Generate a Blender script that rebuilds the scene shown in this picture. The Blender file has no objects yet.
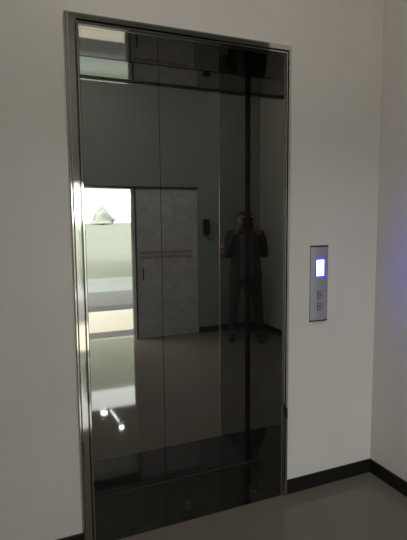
import bpy, bmesh, math, random
from mathutils import Vector, Matrix
random.seed(7)
scene = bpy.context.scene
COL = scene.collection

# ------------------------------------------------------------------ helpers
def link(o, parent=None):
    COL.objects.link(o)
    if parent is not None:
        o.parent = parent
    return o

def mesh_from_bm(name, bm, mat, parent=None, smooth=False, kind=None, loc=None):
    bmesh.ops.recalc_face_normals(bm, faces=bm.faces[:])
    me = bpy.data.meshes.new(name)
    bm.to_mesh(me); bm.free()
    if mat is not None:
        me.materials.append(mat)
    if smooth:
        for p in me.polygons: p.use_smooth = True
    o = bpy.data.objects.new(name, me)
    if loc: o.location = loc
    link(o, parent)
    if kind: o['kind'] = kind
    return o

def add_box(bm, x0, x1, y0, y1, z0, z1, bevel=0.0, seg=2):
    t = bmesh.new()
    bmesh.ops.create_cube(t, size=1.0)
    for v in t.verts:
        v.co = Vector(((x0+x1)/2 + v.co.x*(x1-x0), (y0+y1)/2 + v.co.y*(y1-y0), (z0+z1)/2 + v.co.z*(z1-z0)))
    if bevel > 0:
        bmesh.ops.bevel(t, geom=t.edges[:], offset=bevel, segments=seg, profile=0.5, affect='EDGES')
    merge(bm, t)

def merge(bm, t):
    me = bpy.data.meshes.new('tmp'); t.to_mesh(me); t.free()
    bm.from_mesh(me); bpy.data.meshes.remove(me)

def boxes(*bs, bevel=0.0):
    bm = bmesh.new()
    for b in bs: add_box(bm, *b, bevel=bevel)
    return bm

def add_tube(bm, pts, r, n=8, cap=True):
    """tube along points; r is one radius or a list"""
    pts = [Vector(p) for p in pts]
    rs = r if isinstance(r, (list, tuple)) else [r]*len(pts)
    rings = []
    prev = None
    for i, p in enumerate(pts):
        d = (pts[min(i+1, len(pts)-1)] - pts[max(i-1, 0)]).normalized()
        if prev is None:
            a = Vector((0, 0, 1)) if abs(d.z) < 0.9 else Vector((1, 0, 0))
            u = d.cross(a).normalized()
        else:
            u = (prev - d*prev.dot(d)).normalized()
        prev = u
        w = d.cross(u)
        rings.append([bm.verts.new(p + (u*math.cos(2*math.pi*k/n) + w*math.sin(2*math.pi*k/n))*rs[i]) for k in range(n)])
    for a, b in zip(rings, rings[1:]):
        for k in range(n):
            bm.faces.new((a[k], a[(k+1) % n], b[(k+1) % n], b[k]))
    if cap:
        bm.faces.new(rings[0]); bm.faces.new(rings[-1])

def extrude_profile(bm, prof, axis_pts):
    """prof: list of functions is overkill - rings given directly as lists of points"""
    rings = [[bm.verts.new(Vector(p)) for p in ring] for ring in axis_pts]
    n = len(rings[0])
    for a, b in zip(rings, rings[1:]):
        for k in range(n):
            bm.faces.new((a[k], a[(k+1) % n], b[(k+1) % n], b[k]))
    bm.faces.new(rings[0]); bm.faces.new(rings[-1])

def empty(name, loc=(0, 0, 0), rz=0.0, label=None, cat=None, group=None):
    o = bpy.data.objects.new(name, None)
    o.location = loc; o.rotation_euler = (0, 0, rz)
    o.empty_display_size = 0.1
    link(o)
    tag(o, label, cat, group)
    return o

def tag(o, label=None, cat=None, group=None):
    if label: o['label'] = label
    if cat: o['category'] = cat
    if group: o['group'] = group
    return o

# ------------------------------------------------------------------ materials
def mat(name, color, rough=0.5, metal=0.0, spec=0.5, emit=None, estr=0.0):
    m = bpy.data.materials.new(name); m.use_nodes = True
    b = m.node_tree.nodes['Principled BSDF']
    b.inputs['Base Color'].default_value = (*color, 1)
    b.inputs['Roughness'].default_value = rough
    b.inputs['Metallic'].default_value = metal
    b.inputs['Specular IOR Level'].default_value = spec
    if emit:
        b.inputs['Emission Color'].default_value = (*emit, 1)
        b.inputs['Emission Strength'].default_value = estr
    return m

def nodes(m):
    nt = m.node_tree
    return nt, nt.nodes['Principled BSDF'], nt.links

def noise_col(m, c1, c2, scale, detail=3, lo=0.35, hi=0.65, stretch=(1, 1, 1), rough=0.55):
    nt, b, L = nodes(m)
    tc = nt.nodes.new('ShaderNodeTexCoord'); mp = nt.nodes.new('ShaderNodeMapping')
    mp.inputs['Scale'].default_value = stretch
    n = nt.nodes.new('ShaderNodeTexNoise'); n.inputs['Scale'].default_value = scale
    n.inputs['Detail'].default_value = detail; n.inputs['Roughness'].default_value = rough
    r = nt.nodes.new('ShaderNodeValToRGB')
    r.color_ramp.elements[0].position = lo; r.color_ramp.elements[0].color = (*c1, 1)
    r.color_ramp.elements[1].position = hi; r.color_ramp.elements[1].color = (*c2, 1)
    L.new(tc.outputs['Object'], mp.inputs['Vector']); L.new(mp.outputs['Vector'], n.inputs['Vector'])
    L.new(n.outputs['Fac'], r.inputs['Fac']); L.new(r.outputs['Color'], b.inputs['Base Color'])
    return n, mp

def add_bump(m, scale, strength, dist=0.01, detail=2, stretch=(1, 1, 1)):
    nt, b, L = nodes(m)
    tc = nt.nodes.new('ShaderNodeTexCoord'); mp = nt.nodes.new('ShaderNodeMapping')
    mp.inputs['Scale'].default_value = stretch
    n = nt.nodes.new('ShaderNodeTexNoise'); n.inputs['Scale'].default_value = scale; n.inputs['Detail'].default_value = detail
    bp = nt.nodes.new('ShaderNodeBump'); bp.inputs['Strength'].default_value = strength; bp.inputs['Distance'].default_value = dist
    L.new(tc.outputs['Object'], mp.inputs['Vector']); L.new(mp.outputs['Vector'], n.inputs['Vector'])
    L.new(n.outputs['Fac'], bp.inputs['Height']); L.new(bp.outputs['Normal'], b.inputs['Normal'])

def add_rough(m, scale, lo, hi, stretch=(1, 1, 1)):
    nt, b, L = nodes(m)
    tc = nt.nodes.new('ShaderNodeTexCoord'); mp = nt.nodes.new('ShaderNodeMapping')
    mp.inputs['Scale'].default_value = stretch
    n = nt.nodes.new('ShaderNodeTexNoise'); n.inputs['Scale'].default_value = scale; n.inputs['Detail'].default_value = 4
    r = nt.nodes.new('ShaderNodeMapRange')
    r.inputs['From Min'].default_value = 0.35; r.inputs['From Max'].default_value = 0.7
    r.inputs['To Min'].default_value = lo; r.inputs['To Max'].default_value = hi
    L.new(tc.outputs['Object'], mp.inputs['Vector']); L.new(mp.outputs['Vector'], n.inputs['Vector'])
    L.new(n.outputs['Fac'], r.inputs['Value']); L.new(r.outputs['Result'], b.inputs['Roughness'])

M = {}
M['wall'] = mat('wall_paint', (0.60, 0.575, 0.54), 0.37, spec=0.45)
noise_col(M['wall'], (0.585, 0.56, 0.525), (0.615, 0.59, 0.555), 2.2, 3)
add_bump(M['wall'], 90, 0.06, 0.002)
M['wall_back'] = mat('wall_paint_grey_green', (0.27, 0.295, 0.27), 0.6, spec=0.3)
M['ceiling'] = mat('ceiling_paint', (0.5, 0.5, 0.48), 0.8)
M['floor'] = mat('polished_tile', (0.24, 0.22, 0.195), 0.045, spec=0.2)
noise_col(M['floor'], (0.155, 0.137, 0.114), (0.175, 0.155, 0.129), 160, 2)
M['skirting'] = mat('black_skirting', (0.008, 0.008, 0.008), 0.35, spec=0.3)
M['steel'] = mat('mirror_steel', (0.49, 0.49, 0.465), 0.03, 0.98)
add_rough(M['steel'], 5, 0.008, 0.03)
M['chrome'] = mat('polished_frame_steel', (0.58, 0.56, 0.52), 0.05, 1.0)
add_rough(M['chrome'], 14, 0.03, 0.09, (1, 1, 0.3))
add_bump(M['chrome'], 6, 0.03, 0.01, stretch=(1, 1, 0.35))
M['jamb_steel'] = mat('jamb_mirror_steel', (0.47, 0.47, 0.445), 0.03, 0.99)
add_rough(M['jamb_steel'], 5, 0.008, 0.03)
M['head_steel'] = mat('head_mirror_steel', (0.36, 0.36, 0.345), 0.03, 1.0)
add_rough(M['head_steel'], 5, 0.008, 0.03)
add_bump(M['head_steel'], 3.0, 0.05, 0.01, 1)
M['return'] = mat('brushed_return_steel', (0.55, 0.53, 0.50), 0.35, 1.0)
M['gap'] = mat('dark_gap', (0.004, 0.004, 0.004), 0.6, spec=0.1)
M['seal'] = mat('dark_seal', (0.03, 0.03, 0.03), 0.25, 0.6)
noise_col(M['seal'], (0.012, 0.012, 0.012), (0.035, 0.035, 0.034), 9, 5, stretch=(1, 1, 0.5))
# dark marble
M['marble'] = mat('dark_marble', (0.012, 0.011, 0.01), 0.05, spec=1.0)
nt, b, L = nodes(M['marble'])
tc = nt.nodes.new('ShaderNodeTexCoord')
wn = nt.nodes.new('ShaderNodeTexNoise'); wn.inputs['Scale'].default_value = 5.5; wn.inputs['Detail'].default_value = 5; wn.inputs['Distortion'].default_value = 0.9
sub = nt.nodes.new('ShaderNodeMath'); sub.operation = 'SUBTRACT'; sub.inputs[1].default_value = 0.52
ab = nt.nodes.new('ShaderNodeMath'); ab.operation = 'ABSOLUTE'
rp = nt.nodes.new('ShaderNodeValToRGB')
rp.color_ramp.elements[0].position = 0.0; rp.color_ramp.elements[0].color = (0.09, 0.072, 0.055, 1)
rp.color_ramp.elements[1].position = 0.012; rp.color_ramp.elements[1].color = (0, 0, 0, 1)
pm = nt.nodes.new('ShaderNodeTexNoise'); pm.inputs['Scale'].default_value = 3.2
pr = nt.nodes.new('ShaderNodeMapRange'); pr.inputs['From Min'].default_value = 0.55; pr.inputs['From Max'].default_value = 0.70
mul = nt.nodes.new('ShaderNodeMixRGB'); mul.blend_type = 'MULTIPLY'; mul.inputs['Fac'].default_value = 1
bas = nt.nodes.new('ShaderNodeTexNoise'); bas.inputs['Scale'].default_value = 14; bas.inputs['Detail'].default_value = 6
br = nt.nodes.new('ShaderNodeValToRGB')
br.color_ramp.elements[0].position = 0.4; br.color_ramp.elements[0].color = (0.006, 0.006, 0.005, 1)
br.color_ramp.elements[1].position = 0.75; br.color_ramp.elements[1].color = (0.022, 0.02, 0.017, 1)
ad = nt.nodes.new('ShaderNodeMixRGB'); ad.blend_type = 'ADD'; ad.inputs['Fac'].default_value = 1
for n_ in (wn, pm, bas): L.new(tc.outputs['Object'], n_.inputs['Vector'])
L.new(wn.outputs['Fac'], sub.inputs[0]); L.new(sub.outputs[0], ab.inputs[0]); L.new(ab.outputs[0], rp.inputs['Fac'])
L.new(pm.outputs['Fac'], pr.inputs['Value']); L.new(rp.outputs['Color'], mul.inputs['Color1']); L.new(pr.outputs['Result'], mul.inputs['Color2'])
L.new(bas.outputs['Fac'], br.inputs['Fac']); L.new(br.outputs['Color'], ad.inputs['Color1']); L.new(mul.outputs['Color'], ad.inputs['Color2'])
L.new(ad.outputs['Color'], b.inputs['Base Color'])
M['alu'] = mat('brushed_aluminium', (0.34, 0.335, 0.375), 0.5, 0.35)
M['cap'] = mat('black_plastic_cap', (0.012, 0.012, 0.016), 0.4)
M['lcd'] = mat('backlit_display', (0, 0, 0), 0.4, emit=(1.3, 1.5, 42.0), estr=1.0)
M['lcd_edge'] = mat('blue_backlight_edge', (0, 0, 0.05), 0.4, emit=(0.02, 0.015, 1.1), estr=1.0)
M['button'] = mat('button_metal', (0.28, 0.275, 0.32), 0.5, 0.35)
M['mark'] = mat('engraved_mark', (0.07, 0.07, 0.09), 0.5)
M['leaf'] = mat('grey_door_leaf', (0.42, 0.42, 0.40), 0.5, spec=0.4)
noise_col(M['leaf'], (0.40, 0.40, 0.385), (0.58, 0.58, 0.55), 9, 8, 0.3, 0.7, rough=0.7)
M['jamb'] = mat('pale_door_jamb', (0.05, 0.051, 0.046), 0.9, spec=0.05)
M['stone'] = mat('grey_threshold_stone', (0.022, 0.022, 0.02), 0.6, spec=0.2)
M['red'] = mat('red_sign', (0.38, 0.035, 0.03), 0.45)
M['faded'] = mat('faded_red_print', (0.36, 0.245, 0.225), 0.5)
M['pale'] = mat('white_sign_edge', (0.75, 0.74, 0.72), 0.5)
M['phone'] = mat('dark_plastic', (0.012, 0.009, 0.008), 0.35)
M['socket'] = mat('grey_plastic', (0.22, 0.24, 0.22), 0.5)
M['glass_black'] = mat('phone_glass', (0.01, 0.01, 0.012), 0.08)
M['skin'] = mat('skin', (0.32, 0.205, 0.15), 0.55)
M['hair'] = mat('black_hair', (0.008, 0.007, 0.006), 0.5)
M['jacket'] = mat('dark_jacket', (0.020, 0.020, 0.023), 0.8)
M['shirt'] = mat('grey_shirt', (0.10, 0.10, 0.10), 0.85)
M['jeans'] = mat('dark_blue_jeans', (0.010, 0.012, 0.022), 0.85)
M['shoe'] = mat('black_shoe', (0.008, 0.008, 0.008), 0.5)
M['eye'] = mat('eye', (0.5, 0.5, 0.48), 0.2)
M['iris'] = mat('dark_iris', (0.01, 0.008, 0.006), 0.2)
M['lip'] = mat('lip', (0.30, 0.13, 0.11), 0.5)
M['porch'] = mat('cream_paving', (0.31, 0.285, 0.235), 0.7)
M['kerb'] = mat('grey_kerb', (0.03, 0.03, 0.028), 0.8, spec=0.2)
M['road'] = mat('grey_road', (0.045, 0.047, 0.045), 0.9)
M['pond'] = mat('pale_teal_paving', (0.10, 0.112, 0.105), 0.8)
M['lawn'] = mat('pale_lawn', (0.27, 0.32, 0.22), 0.95, spec=0.1)
noise_col(M['lawn'], (0.088, 0.096, 0.076), (0.098, 0.105, 0.087), 0.4, 4)
M['leafy'] = mat('pale_foliage', (0.16, 0.172, 0.15), 0.9)
M['bark'] = mat('bark', (0.12, 0.09, 0.07), 0.9)
M['canopy'] = mat('canopy_paint', (0.12, 0.12, 0.115), 0.7)
M['sheet'] = mat('translucent_roof_sheet', (0.80, 0.83, 0.72), 0.7)
nt, b, L = nodes(M['sheet'])
tr = nt.nodes.new('ShaderNodeBsdfTranslucent'); tr.inputs['Color'].default_value = (0.78, 0.84, 0.68, 1)
mx = nt.nodes.new('ShaderNodeMixShader'); mx.inputs['Fac'].default_value = 0.19
L.new(b.outputs['BSDF'], mx.inputs[1]); L.new(tr.outputs['BSDF'], mx.inputs[2])
L.new(mx.outputs['Shader'], nt.nodes['Material Output'].inputs['Surface'])
M['lamp'] = mat('lamp_glow', (1, 1, 1), 0.5, emit=(1, 0.98, 0.95), estr=60.0)

# ------------------------------------------------------------------ dimensions (metres; front wall plane y = 0)
XL, XR, ZT = 0.2872, 1.4084, 2.4223        # outside of the door frame
DEP = 0.3997                               # door is set back this far
XC, ZC = 1.3797, 2.3809                    # right jamb, head lining
XI = 0.344                                 # left jamb
W = 2.0156                                 # right wall
BB = 0.0825                                # skirting height
LW = -0.56                                 # left wall
YB = -2.95                                 # back wall
CEIL = 3.8
RW_END = -1.25                             # right wall stops, a side passage opens
XP = 4.8                                   # end of the passage
TH = 0.14

def structure(name, bm, m, smooth=False):
    return mesh_from_bm(name, bm, m, None, smooth, 'structure')

# front wall (hole for the recess)
structure('wall_front', boxes((LW-TH, XI-0.004, 0, DEP+0.1, 0, CEIL), (XC+0.008, W+TH, 0, DEP+0.1, 0, CEIL), (XI-0.004, XC+0.008, 0, DEP+0.1, ZC+0.014, CEIL)), M['wall'])
structure('wall_right', boxes((W, W+TH, RW_END, 0, 0, CEIL)), M['wall'])
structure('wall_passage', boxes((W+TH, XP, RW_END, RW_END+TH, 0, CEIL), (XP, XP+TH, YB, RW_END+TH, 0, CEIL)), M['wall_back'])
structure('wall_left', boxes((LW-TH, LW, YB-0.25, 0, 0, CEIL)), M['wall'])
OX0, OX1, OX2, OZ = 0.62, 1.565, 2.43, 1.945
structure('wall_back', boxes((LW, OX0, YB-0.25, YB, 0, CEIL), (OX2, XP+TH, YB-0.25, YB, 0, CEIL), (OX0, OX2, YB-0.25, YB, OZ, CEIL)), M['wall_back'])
structure('ceiling', boxes((LW-TH, XP+TH, YB-0.25, DEP+0.1, CEIL, CEIL+0.1)), M['ceiling'])
structure('floor', boxes((LW-TH, XP+TH, YB-0.25, 0, -0.1, 0)), M['floor'])

def skirting(name, *segs):
    bm = bmesh.new()
    for s in segs: add_box(bm, *s, bevel=0.0025, seg=1)
    structure(name, bm, M['skirting'])
e = 0.012
skirting('baseboard_front', (LW+e, XL, -e, 0, 0, BB), (XR, W-e, -e, 0, 0, BB))
skirting('baseboard_right', (W-e, W, RW_END, 0, 0, BB))
skirting('baseboard_left', (LW, LW+e, YB+e, 0, 0, BB))
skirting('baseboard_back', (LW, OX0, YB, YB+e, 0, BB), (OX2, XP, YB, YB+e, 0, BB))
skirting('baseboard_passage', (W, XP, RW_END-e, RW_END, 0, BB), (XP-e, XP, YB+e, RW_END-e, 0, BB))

# ------------------------------------------------------------------ entrance double door in the back wall: right leaf shut, left half open to daylight
leaf = structure('door_1', boxes((OX1+0.02, OX2, YB-0.06, YB-0.01, 0.001, OZ-0.001), bevel=0.003), M['leaf'])
bm = boxes((OX1, OX1+0.02, YB-0.20, YB, 0.0, OZ))
o = mesh_from_bm('meeting_edge', bm, M['jamb'], leaf)
# safety strip on the leaf: pale top line and two rows of faded lettering-like dashes
bm = boxes((OX1+0.04, OX2-0.04, YB-0.0095, YB-0.008, 1.172, 1.196))
strip = mesh_from_bm('safety_strip', bm, mat('faded_white_tape', (0.50, 0.49, 0.47), 0.5), leaf)
bm = bmesh.new()
for row, z in enumerate((1.122, 1.062)):
    x = OX1+0.05
    while x < OX2-0.09:
        w = random.uniform(0.028, 0.05)
        add_box(bm, x, x+w, YB-0.0095, YB-0.008, z-0.02, z+0.022)
        x += w + random.uniform(0.006, 0.014)
mesh_from_bm('faded_print', bm, M['faded'], strip)
bm = bmesh.new()
add_tube(bm, [(OX1+0.09, YB-0.005, 0.92), (OX1+0.09, YB+0.035, 0.92), (OX1+0.09, YB+0.035, 0.78), (OX1+0.09, YB-0.005, 0.78)], 0.007, 8)
mesh_from_bm('handle', bm, M['stone'], leaf, True)
structure('trim_1', boxes((OX0-0.02, OX0, YB-0.25, YB+0.006, 0, OZ+0.02), (OX0-0.02, OX2, YB-0.25, YB+0.006, OZ, OZ+0.02)), M['stone'])

# ------------------------------------------------------------------ outside the entrance
structure('threshold_stone', boxes((-2.0, 5.0, -3.55, YB-0.25, -0.1, 0.0)), M['stone'])
structure('porch_paving', boxes((-4, 7, -5.08, -3.55, -0.1, -0.004)), M['porch'])
structure('kerb', boxes((-14, 18, -5.6, -5.08, -0.2, -0.004)), M['kerb'])
structure('road', boxes((-40, 60, -7.4, -5.6, -0.3, -0.02)), M['road'])
structure('far_pavement', boxes((-40, 60, -9.0, -7.4, -0.3, -0.02)), M['pond'])
structure('lawn_edging', boxes((-40, 60, -9.9, -9.0, -0.3, -0.025)), mat('grey_green_edging', (0.10, 0.117, 0.105), 0.9))
structure('lawn', boxes((-160, 220, -260, -9.9, -0.4, -0.03)), M['lawn'])
structure('porch_canopy', boxes((0.1, 5.5, -7.25, YB-0.25, 2.62, 2.78)), M['canopy'])
for (lx, ly, lr) in ((1.86, -7.02, 0.075), (2.04, -6.15, 0.05)):
    t = empty('ceiling_downlight', (lx, ly, 2.62), 0,
              'bright round downlight farther out under the porch canopy' if lr > 0.06 else 'small bright downlight nearer the doorway under the porch canopy', 'lamp')
    bm = bmesh.new(); bmesh.ops.create_cone(bm, cap_ends=True, segments=24, radius1=lr, radius2=lr, depth=0.012)
    for v in bm.verts: v.co.z -= 0.006
    mesh_from_bm('lens', bm, M['lamp'], t)
    bm = bmesh.new()
    ring = [(lr*1.0, 0), (lr*1.25, 0), (lr*1.25, -0.01), (lr*1.0, -0.016)]
    R_ = [[Vector((r*math.cos(a), r*math.sin(a), z)) for r, z in ring] for a in [2*math.pi*k/24 for k in range(24)]]
    vs = [[bm.verts.new(p) for p in r] for r in R_]
    for k in range(24):
        for q in range(4):
            bm.faces.new((vs[k][q], vs[k][(q+1) % 4], vs[(k+1) % 24][(q+1) % 4], vs[(k+1) % 24][q]))
    mesh_from_bm('rim', bm, M['alu'], t)
bm = bmesh.new(); add_tube(bm, [(2.02, -7.1, 2.612), (2.06, -6.5, 2.612)], 0.014, 10)
t = mesh_from_bm('tube_lamp', bm, mat('tube_glow', (1, 1, 1), 0.5, emit=(1, 1, 0.97), estr=14), None, True)
tag(t, 'thin straight tube lamp on the porch canopy between the two downlights', 'lamp')

def tree(x, y, h, r, cone, label):
    t = empty('tree', (x, y, -0.03), 0, label, 'tree')
    bm = bmesh.new(); add_tube(bm, [(0, 0, 0), (0.05, 0, h*0.3), (0, 0.05, h*0.7)], [r*0.14, r*0.1, r*0.04], 8)
    mesh_from_bm('trunk', bm, M['bark'], t, True)
    bm = bmesh.new()
    bmesh.ops.create_icosphere(bm, subdivisions=4, radius=1)
    for v in bm.verts:
        n = v.co.normalized()
        k = 1 + 0.16*math.sin(5*n.x+3*n.z+x) + 0.12*math.sin(9*n.y-4*n.z) + random.uniform(-0.05, 0.05)
        t_ = (n.z+1)/2
        f_ = (1-t_)**0.75 * min(1.0, t_*30) / max(0.05, math.hypot(n.x, n.y))
        v.co = Vector((n.x*r*k*f_, n.y*r*k*f_, 0.05 + t_*h))
    mesh_from_bm('crown', bm, M['leafy'], t, True)
tree(30.0, -150, 6.2, 4.2, 0.9, 'pale pointed tree far out on the lawn, tallest shape on the horizon')
bm = bmesh.new()
bm.faces.new([bm.verts.new(p) for p in ((1.5, -14.5, 2.64), (8.0, -14.5, 2.64), (8.0, -8.5, 2.64), (1.5, -8.5, 2.64))])
structure('carport_roof', bm, M['sheet'])
structure('carport_posts', boxes((7.7, 7.85, -8.9, -8.75, -0.03, 2.62), (7.7, 7.85, -14.2, -14.05, -0.03, 2.62), (1.5, 1.58, -8.9, -8.78, -0.03, 2.62), (1.5, 1.58, -14.2, -14.08, -0.03, 2.635)), M['kerb'])

# ------------------------------------------------------------------ the lift entrance
lift = empty('elevator_doorway', (0.86, 0.2, 0.0), 0,
             'tall mirror-polished dark steel elevator door recessed in the pale wall, with chrome frame and black marble sill', 'elevator door')
inv = Matrix.Translation((-0.86, -0.2, 0))
def lp(name, bm, m, smooth=False, parent=None):
    bm.transform(inv)
    o = mesh_from_bm(name, bm, m, None, smooth)
    o.parent = parent or lift
    return o
SEAM = 0.830
STRIP = 1.3615
lp('door_panel', boxes((XI+0.004, SEAM-0.0013, DEP, DEP+0.03, 0.006, ZC-0.002)), M['steel'])
lp('door_panel', boxes((SEAM+0.0013, STRIP, DEP, DEP+0.03, 0.006, ZC-0.002)), M['steel'])
lp('edge_seal', boxes((STRIP, XC, DEP+0.002, DEP+0.03, 0.006, ZC-0.006)), M['seal'])
lp('shaft_gap', boxes((XI-0.004, XC+0.008, DEP+0.032, DEP+0.05, -0.015, ZC+0.014)), M['gap'])
SK = -0.0025     # the right lining is a hair out of square, as sheet steel is
bm = bmesh.new()
extrude_profile(bm, None, [[(XC, DEP, z), (XC+SK, 0.004, z), (XC+SK+0.0015, 0.004, z), (XC+0.0015, DEP+0.03, z), (XC, DEP+0.03, z)] for z in (0, ZC+0.012)])
lp('jamb_lining', bm, M['jamb_steel'])
lp('jamb_lining', boxes((XI-0.0015, XI, 0.004, DEP+0.03, 0, ZC+0.012)), M['jamb_steel'])
HS = 0.010       # the head lining rises slightly towards the lobby
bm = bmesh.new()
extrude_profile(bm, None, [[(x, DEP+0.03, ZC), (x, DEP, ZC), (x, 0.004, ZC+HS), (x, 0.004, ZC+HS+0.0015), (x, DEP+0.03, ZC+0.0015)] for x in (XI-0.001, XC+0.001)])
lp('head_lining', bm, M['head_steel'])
sill_ = lp('marble_sill', boxes((XI-0.004, XC+0.008, -0.002, DEP+0.1, -0.02, 0.001)), M['marble'])
sill_['label'] = 'black marble sill with thin pale veins'
lp('sill_track', boxes((XI, XC, DEP-0.006, DEP-0.002, 0.0, 0.002)), mat('dull_track', (0.08, 0.078, 0.07), 0.5))
# frame: profiled, with mitred corners - cross-section as (inset from the outside edge, height in front of the wall)
def frame_ring(wl, wr, wt, s):
    """s in 0..1 across the profile; returns the polyline down-left, up, across, down-right"""
    return (XL + wl*s, XR - wr*s, ZT - wt*s)
WL_, WR_, WT_ = XI-XL+0.001, XR-XC+0.001, ZT-ZC+0.001
prof = [(0.0, 0.0), (0.0, 0.012), (0.04, 0.016), (0.13, 0.016), (0.17, 0.022), (0.22, 0.024), (0.66, 0.0242), (0.71, 0.021), (0.73, 0.012), (0.79, 0.012), (0.82, 0.018), (0.95, 0.018), (1.0, 0.014), (1.0, -0.006)]
bm = bmesh.new()
rows = []
for s, h in prof:
    xl, xr, zt = frame_ring(WL_, WR_, WT_, s)
    rows.append([bm.verts.new(p) for p in ((xl, -h, 0.0), (xl, -h, zt), (xr, -h, zt), (xr, -h, 0.0))])
for a, b_ in zip(rows, rows[1:]):
    for k in range(3):
        bm.faces.new((a[k], a[k+1], b_[k+1], b_[k]))
lp('frame_return', boxes((XI, XC, -0.012, 0.012, ZC-0.0008, ZC+0.012)), M['return'])
lp('frame_return', boxes((XC-0.0012, XC-0.0002, -0.012, 0.045, 0, ZC)), M['return'])
fr = lp('door_frame', bm, M['chrome'])
# fine groove lines of the frame
bm = bmesh.new()
for s0, s1, h in ((0.745, 0.785, 0.0125),):
    a = frame_ring(WL_, WR_, WT_, s0); c = frame_ring(WL_, WR_, WT_, s1)
    va = [bm.verts.new(p) for p in ((a[0], -h, 0.001), (a[0], -h, a[2]), (a[1], -h, a[2]), (a[1], -h, 0.001))]
    vc = [bm.verts.new(p) for p in ((c[0], -h, 0.001), (c[0], -h, c[2]), (c[1], -h, c[2]), (c[1], -h, 0.001))]
    for k in range(3): bm.faces.new((va[k], va[k+1], vc[k+1], vc[k]))
lp('frame_groove', bm, M['gap'])

# ------------------------------------------------------------------ call panel
PX0, PX1, PZ0, PZ1 = 1.5495, 1.6635, 0.978, 1.400
cp = empty('elevator_call_panel', ((PX0+PX1)/2, 0, (PZ0+PZ1)/2), 0,
           'narrow brushed aluminium call panel with lit blue-white display, on the wall right of the elevator', 'call panel')
hw = (PX1-PX0)/2; hh = (PZ1-PZ0)/2
def bow(x):   # bowed face
    return -(0.010 + 0.008*(1-(x/hw)**2))
def bowed(z0, z1, n=16, extra=0.0):
    bm = bmesh.new()
    ring = [(hw*(-1+2*k/n), bow(hw*(-1+2*k/n))-extra) for k in range(n+1)] + [(hw, 0.002), (-hw, 0.002)]
    extrude_profile(bm, None, [[(x, y, z) for x, y in ring] for z in (z0, z1)])
    return bm
mesh_from_bm('faceplate', bowed(-hh+0.008, hh-0.008), M['alu'], cp)
mesh_from_bm('end_cap', bowed(hh-0.008, hh, extra=0.001), M['cap'], cp)
mesh_from_bm('end_cap', bowed(-hh, -hh+0.008, extra=0.001), M['cap'], cp)
cx = (PX0+PX1)/2; cz = (PZ0+PZ1)/2
yb = bow(0)
disp = mesh_from_bm('display', boxes((1.581-cx, 1.629-cx, yb-0.002, yb+0.006, 1.233-cz, 1.321-cz)), M['lcd'], cp)
disp['label'] = 'glowing blue-white display'
mesh_from_bm('display_edge', boxes((1.575-cx, 1.635-cx, yb-0.001, yb+0.006, 1.226-cz, 1.328-cz)), M['lcd_edge'], disp)
for bz, up in ((1.129, True), (1.061, False)):
    bt = mesh_from_bm('button', boxes((-0.015, 0.015, yb-0.003, yb+0.004, bz-cz-0.021, bz-cz+0.021), bevel=0.0012), M['button'], cp)
    bt.location.x = 1.605-cx
    bm = bmesh.new()
    s = 1 if up else -1; z = bz-cz; y0, y1 = yb-0.0036, yb-0.0028
    a = [(-0.007, -0.006*s), (0.007, -0.006*s), (0, 0.007*s)]
    extrude_profile(bm, None, [[(px, y, z+pz) for px, pz in a] for y in (y0, y1)])
    mesh_from_bm('arrow', bm, M['mark'], bt)
    bm = bmesh.new()
    for q in ((-0.0155, -0.0135, -0.0215, 0.0215), (0.0135, 0.0155, -0.0215, 0.0215), (-0.0155, 0.0155, -0.0215, -0.0192), (-0.0155, 0.0155, 0.0192, 0.0215)):
        add_box(bm, q[0], q[1], y0, yb+0.003, z+q[2], z+q[3])
    mesh_from_bm('button_rim', bm, M['mark'], bt)

# ------------------------------------------------------------------ things on the back wall (seen in the steel)
wp = empty('wall_intercom', (2.545, YB, 1.44), 0, 'small dark upright box with looped cord on the back wall, reflected in the door', 'intercom')
mesh_from_bm('housing', boxes((-0.043, 0.043, 0, 0.045, -0.107, 0.107), bevel=0.006), M['phone'], wp)
mesh_from_bm('socket', boxes((0.12, 0.185, 0, 0.02, -0.02, 0.075), bevel=0.004), M['socket'], wp)
bm = bmesh.new()
pts = []
for k in range(15):
    u = k/14
    pts.append((0.01 + 0.145*u, 0.02, -0.105 - 0.085*math.sin(math.pi*min(1, u*0.9+0.02)) + 0.095*u*u))
add_tube(bm, pts, 0.004, 6)
mesh_from_bm('cord', bm, M['phone'], wp, True)

sg = empty('warning_sign', (0.16, YB, 1.10), 0, 'red sign with white top edge on the back wall, reflected beside the person', 'sign')
mesh_from_bm('sign_board', boxes((-0.42, 0.42, 0, 0.006, -0.09, 0.055)), M['red'], sg)
mesh_from_bm('sign_edge', boxes((-0.42, 0.42, 0, 0.0065, 0.055, 0.092)), M['pale'], sg)
bm = bmesh.new()
x = -0.40
while x < 0.36:
    w = random.uniform(0.012, 0.028)
    add_box(bm, x, x+w, 0.006, 0.007, -0.02, 0.018)
    if random.random() < 0.6: add_box(bm, x, x+0.006, 0.006, 0.007, 0.01, 0.028)
    x += w + 0.012
mesh_from_bm('lettering', bm, M['pale'], sg)

# ------------------------------------------------------------------ the photographer
YAW = -0.4008
fwd = Vector((math.sin(0.4008), math.cos(0.4008), 0))
CAM = Vector((0.0, -2.1621, 1.55))
base = CAM - fwd*0.29; base.z = 0
pers = empty('person', base, YAW, 'person in dark jacket and jeans holding a phone before the face, reflected in the steel', 'person')

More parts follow.
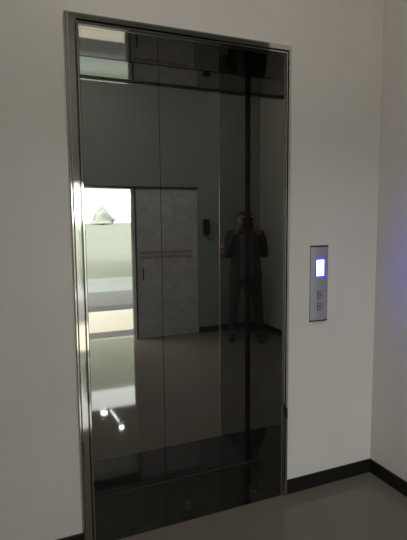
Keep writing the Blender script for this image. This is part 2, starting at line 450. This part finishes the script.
def skin_mesh(name, verts, edges, root, m, parent, subd=2, smooth=True):
    """verts: (x, y, z, r) or (x, y, z, rx, ry)"""
    me = bpy.data.meshes.new(name)
    me.from_pydata([v[:3] for v in verts], edges, [])
    o = bpy.data.objects.new(name, me); COL.objects.link(o)
    md = o.modifiers.new('skin', 'SKIN'); md.use_smooth_shade = True; md.branch_smoothing = 0.3
    for i, v in enumerate(verts):
        sv = me.skin_vertices[0].data[i]
        sv.radius = (v[3], v[4] if len(v) > 4 else v[3]); sv.use_root = (i == root)
    s = o.modifiers.new('sub', 'SUBSURF'); s.levels = subd; s.render_levels = subd
    dg = bpy.context.evaluated_depsgraph_get()
    new = bpy.data.meshes.new_from_object(o.evaluated_get(dg))
    bpy.data.objects.remove(o)
    new.materials.clear(); new.materials.append(m)
    for p in new.polygons: p.use_smooth = True
    o = bpy.data.objects.new(name, new)
    link(o, parent)
    return o

# local frame: x to the person's right, y forwards, z up. Standing height 1.63
SH = 1.375
def arm(s):
    return [(0.15*s, -0.01, SH, 0.05), (0.185*s, 0.01, 1.22, 0.042), (0.195*s, 0.05, 1.075, 0.038), (0.16*s, 0.16, 1.24, 0.036), (0.085*s, 0.25, 1.405, 0.026), (0.066*s, 0.275, 1.445, 0.024)]
def leg(s):
    return [(0.085*s, 0.0, 0.80, 0.082), (0.095*s, 0.03, 0.62, 0.070), (0.115*s, 0.05, 0.45, 0.052), (0.128*s, 0.05, 0.28, 0.050), (0.135*s, 0.045, 0.10, 0.036), (0.135*s, 0.055, 0.045, 0.034)]
V = [(0, 0, 0.88, 0.125, 0.095), (0, 0.0, 1.02, 0.120, 0.085), (0, 0.005, 1.16, 0.13, 0.09), (0, 0.0, 1.31, 0.125, 0.085), (0, -0.01, 1.375, 0.06, 0.055), (0, 0.0, 1.42, 0.047, 0.05)]
E = [(0, 1), (1, 2), (2, 3), (3, 4), (4, 5)]
def chain(V, E, start, pts):
    prev = start
    for p in pts:
        V.append(p); E.append((prev, len(V)-1)); prev = len(V)-1
    return prev
ends = {}
for s in (-1, 1):
    ends[s] = chain(V, E, 3, arm(s))
    chain(V, E, 0, leg(s))
# hands: palm, four fingers wrapped behind the phone edge, thumb in front
for s in (-1, 1):
    w = ends[s]
    V.append((0.056*s, 0.284, 1.475, 0.021, 0.014)); E.append((w, len(V)-1)); palm = len(V)-1
    for k, (zz, ln) in enumerate(((1.525, 1.0), (1.505, 1.1), (1.485, 1.05), (1.463, 0.85))):
        chain(V, E, palm, [(0.054*s, 0.296, zz, 0.0085), (0.046*s, 0.312, zz+0.004, 0.008), (0.046*s-0.026*s*ln, 0.317, zz+0.006, 0.007)])
    chain(V, E, palm, [(0.050*s, 0.272, 1.488, 0.0105), (0.036*s, 0.274, 1.512, 0.0095), (0.022*s, 0.283, 1.53, 0.008)])
body = skin_mesh('body', V, E, 0, M['skin'], pers, 1)

# head as a shaped surface joined to the body mesh
def head_bm():
    bm = bmesh.new()
    bmesh.ops.create_uvsphere(bm, u_segments=40, v_segments=28, radius=1)
    for v in bm.verts:
        x, y, z = v.co
        X = 0.074*x; Y = 0.094*y; Z = 0.115*z
        if z < 0:                       # jaw narrows and comes forward
            X *= 1 - 0.32*(-z)**1.5
            Y = Y*(1 - 0.22*(-z)) + 0.014*(-z)
        if y > 0:                       # face plane a little flatter
            Y *= 1 - 0.10*(1-abs(x))*(1-abs(z))
        # nose
        g = math.exp(-((X/0.011)**2) - ((Z+0.018)/0.02)**2) if y > 0 else 0
        Y += 0.020*g
        # eye sockets
        for sx in (-1, 1):
            g = math.exp(-(((X-0.030*sx)/0.014)**2) - ((Z-0.006)/0.010)**2) if y > 0 else 0
            Y -= 0.008*g
        # brow, lips, chin
        if y > 0:
            Y += 0.004*math.exp(-((Z-0.026)/0.009)**2 - (X/0.045)**2)
            Y += 0.006*math.exp(-((Z+0.058)/0.009)**2 - (X/0.020)**2)
            Y += 0.007*math.exp(-((Z+0.092)/0.014)**2 - (X/0.022)**2)
        v.co = Vector((X, Y, Z))
    for sx in (-1, 1):                  # ears
        t = bmesh.new(); bmesh.ops.create_uvsphere(t, u_segments=12, v_segments=10, radius=1)
        for v in t.verts:
            c = v.co
            v.co = Vector((sx*(0.076 + 0.007*c.x), -0.008 + 0.017*c.y*(1+0.2*c.z), -0.006 + 0.031*c.z))
        merge(bm, t)
    return bm
HZ = 1.515; HY = 0.015
bm = head_bm(); bm.transform(Matrix.Translation((0, HY, HZ)))
bm.from_mesh(body.data)
bm.to_mesh(body.data); bm.free()
for p in body.data.polygons: p.use_smooth = True
# hair cap
bm = head_bm()
bmesh.ops.delete(bm, geom=[v for v in bm.verts if (v.co.y > 0.045 and v.co.z < 0.062) or v.co.z < -0.055 or (v.co.y > -0.012 and v.co.z < 0.035)], context='VERTS')
for v in bm.verts:
    v.co *= 1.075
    v.co += Vector((0, -0.001, 0.003)) + v.co.normalized()*random.uniform(-0.0012, 0.0012)
bm.transform(Matrix.Translation((0, HY, HZ)))
hair = mesh_from_bm('hair', bm, M['hair'], pers, True)
so = hair.modifiers.new('thick', 'SOLIDIFY'); so.thickness = 0.008; so.offset = -1
for sx in (-1, 1):
    bm = bmesh.new(); bmesh.ops.create_uvsphere(bm, u_segments=14, v_segments=10, radius=0.011)
    bm.transform(Matrix.Translation((0.030*sx, HY+0.070, HZ+0.006)))
    ey = mesh_from_bm('eye', bm, M['eye'], pers, True)
    bm = bmesh.new(); bmesh.ops.create_uvsphere(bm, u_segments=12, v_segments=8, radius=0.0055)
    bm.transform(Matrix.Translation((0.030*sx, HY+0.0765, HZ+0.005)))
    mesh_from_bm('iris', bm, M['iris'], ey, True)
bm = bmesh.new()
add_tube(bm, [(-0.022, HY+0.079, HZ-0.058), (0, HY+0.087, HZ-0.0585), (0.022, HY+0.079, HZ-0.058)], [0.002, 0.0045, 0.002], 8)
mesh_from_bm('mouth', bm, M['lip'], pers, True)
# jacket: hip length, with sleeves
JV = [(0, 0.0, 0.72, 0.20, 0.14), (0, 0.0, 0.82, 0.195, 0.138), (0, 0.0, 0.94, 0.170, 0.125), (0, 0.002, 1.06, 0.160, 0.115), (0, 0.005, 1.20, 0.170, 0.116), (0, 0.0, 1.325, 0.165, 0.105), (0, -0.01, 1.39, 0.085, 0.072), (0, -0.008, 1.42, 0.066, 0.064)]
JE = [(k, k+1) for k in range(7)]
for s in (-1, 1):
    chain(JV, JE, 5, [(0.15*s, -0.01, 1.365, 0.070), (0.182*s, 0.01, 1.22, 0.062), (0.195*s, 0.05, 1.07, 0.056), (0.16*s, 0.16, 1.24, 0.052), (0.098*s, 0.235, 1.38, 0.042)])
skin_mesh('jacket', JV, JE, 0, M['jacket'], pers, 2)
bm = bmesh.new()    # open strip of shirt down the front
n = 10
vs = []
for k in range(n):
    z = 0.80 + 0.54*k/(n-1)
    y = 0.118 + (0.012 if z < 1.0 else 0) + 0.010*math.sin(k*0.7)
    vs.append([bm.verts.new((x, y-0.012*abs(x)/0.03, z)) for x in (-0.03-0.012*k/n, 0, 0.03+0.012*k/n)])
for a, b_ in zip(vs, vs[1:]):
    for q in range(2): bm.faces.new((a[q], a[q+1], b_[q+1], b_[q]))
sh = mesh_from_bm('shirt', bm, M['shirt'], pers, True)
so = sh.modifiers.new('thick', 'SOLIDIFY'); so.thickness = 0.02
TV = [(0, 0, 0.96, 0.150, 0.11), (0, 0, 0.86, 0.150, 0.115)]
TE = [(0, 1)]
for s in (-1, 1):
    chain(TV, TE, 1, [(0.088*s, 0.0, 0.76, 0.098), (0.097*s, 0.03, 0.60, 0.080), (0.115*s, 0.05, 0.45, 0.068), (0.128*s, 0.05, 0.28, 0.064), (0.135*s, 0.05, 0.09, 0.056)])
skin_mesh('trousers', TV, TE, 0, M['jeans'], pers, 2)
for s in (-1, 1):
    bm = bmesh.new()
    # shoe rings from heel to toe: (y, half width, height)
    secs = [(-0.085, 0.020, 0.055), (-0.07, 0.034, 0.085), (-0.03, 0.039, 0.092), (0.02, 0.041, 0.085), (0.07, 0.046, 0.062), (0.12, 0.047, 0.050), (0.155, 0.036, 0.042), (0.172, 0.016, 0.03)]
    rings = []
    for y, w, h in secs:
        rings.append([(0.136*s + 0.10*s*max(0, y) + w*math.cos(a)*(1 if math.sin(a) < 0.2 else 0.85), y+0.065, max(0.001, h*0.5 + h*0.5*math.sin(a)*1.02)) for a in [2*math.pi*k/16 for k in range(16)]])
    extrude_profile(bm, None, rings)
    so_ = mesh_from_bm('shoe', bm, M['shoe'], pers, True)

# phone held upright, its lens at the viewpoint
ph = empty('smartphone', CAM - fwd*0.012 + Vector((0, 0, -0.060)), YAW, 'dark smartphone held upright in both hands before the face, reflected in the door corner', 'phone')
mesh_from_bm('case', boxes((-0.035, 0.035, -0.0075, 0.0, -0.072, 0.072), bevel=0.003), M['glass_black'], ph)
bm = bmesh.new(); bmesh.ops.create_cone(bm, cap_ends=True, segments=20, radius1=0.0055, radius2=0.005, depth=0.0016)
bm.transform(Matrix.Translation((0.0, 0.0008, 0.060)) @ Matrix.Rotation(math.pi/2, 4, 'X'))
mesh_from_bm('lens', bm, M['seal'], ph)

# ------------------------------------------------------------------ light
w = bpy.data.worlds.new('sky'); scene.world = w; w.use_nodes = True
bg = w.node_tree.nodes['Background']
bg.inputs['Color'].default_value = (0.97, 1.0, 0.99, 1); bg.inputs['Strength'].default_value = 4.5
sun = bpy.data.lights.new('sun', 'SUN'); sun.energy = 5.0; sun.angle = math.radians(2); sun.color = (1, 0.95, 0.86)
so = bpy.data.objects.new('sun', sun); link(so)
so.rotation_euler = Vector((0.78, 0.10, -0.62)).to_track_quat('-Z', 'Y').to_euler()
pl = bpy.data.lights.new('doorway_portal', 'AREA'); pl.shape = 'RECTANGLE'; pl.size = OX1-OX0; pl.size_y = OZ
pl.cycles.is_portal = True
po = bpy.data.objects.new('doorway_portal', pl); link(po)
po.location = ((OX0+OX1)/2, YB-0.24, OZ/2); po.rotation_euler = (math.pi/2, 0, 0)
# added area light under the ceiling to brighten the lobby, not an actual fitting
al = bpy.data.lights.new('lobby_fill', 'AREA'); al.shape = 'RECTANGLE'; al.size = 0.8; al.size_y = 0.8
al.energy = 10; al.color = (1.0, 0.95, 0.88)
ao = bpy.data.objects.new('lobby_fill', al); link(ao); ao.location = (0.75, -1.5, CEIL-0.02)

pa = bpy.data.lights.new('passage_fill', 'AREA'); pa.shape = 'SQUARE'; pa.size = 0.6; pa.energy = 5; pa.color = (1.0, 0.96, 0.9)  # added fill that lifts the passage wall mirrored in the right frame
pao = bpy.data.objects.new('passage_fill', pa); link(pao); pao.location = (3.9, -2.1, CEIL-0.02)

# ------------------------------------------------------------------ camera
cam = bpy.data.cameras.new('camera'); co = bpy.data.objects.new('camera', cam); link(co)
R_ = Vector((0.92036106, -0.390973, -0.00869618)); U_ = Vector((0.04967512, 0.09482199, 0.99425408)); F_ = Vector((0.38790191, 0.91550473, -0.1066921))
m3 = Matrix((R_, U_, -F_)).transposed().to_4x4(); m3.translation = CAM
co.matrix_world = m3
cam.sensor_fit = 'AUTO'; cam.sensor_width = 36.0; cam.lens = 475.58/540*36.0
cam.clip_start = 0.01; cam.clip_end = 600
scene.camera = co

scene.view_settings.view_transform = 'Standard'
scene.view_settings.look = 'None'
scene.view_settings.gamma = 1.0
scene.view_settings.use_curve_mapping = False
scene.view_settings.exposure = 1.12
scene.cycles.use_denoising = True
scene.cycles.max_bounces = 14; scene.cycles.glossy_bounces = 10; scene.cycles.diffuse_bounces = 5
scene.cycles.sample_clamp_indirect = 6
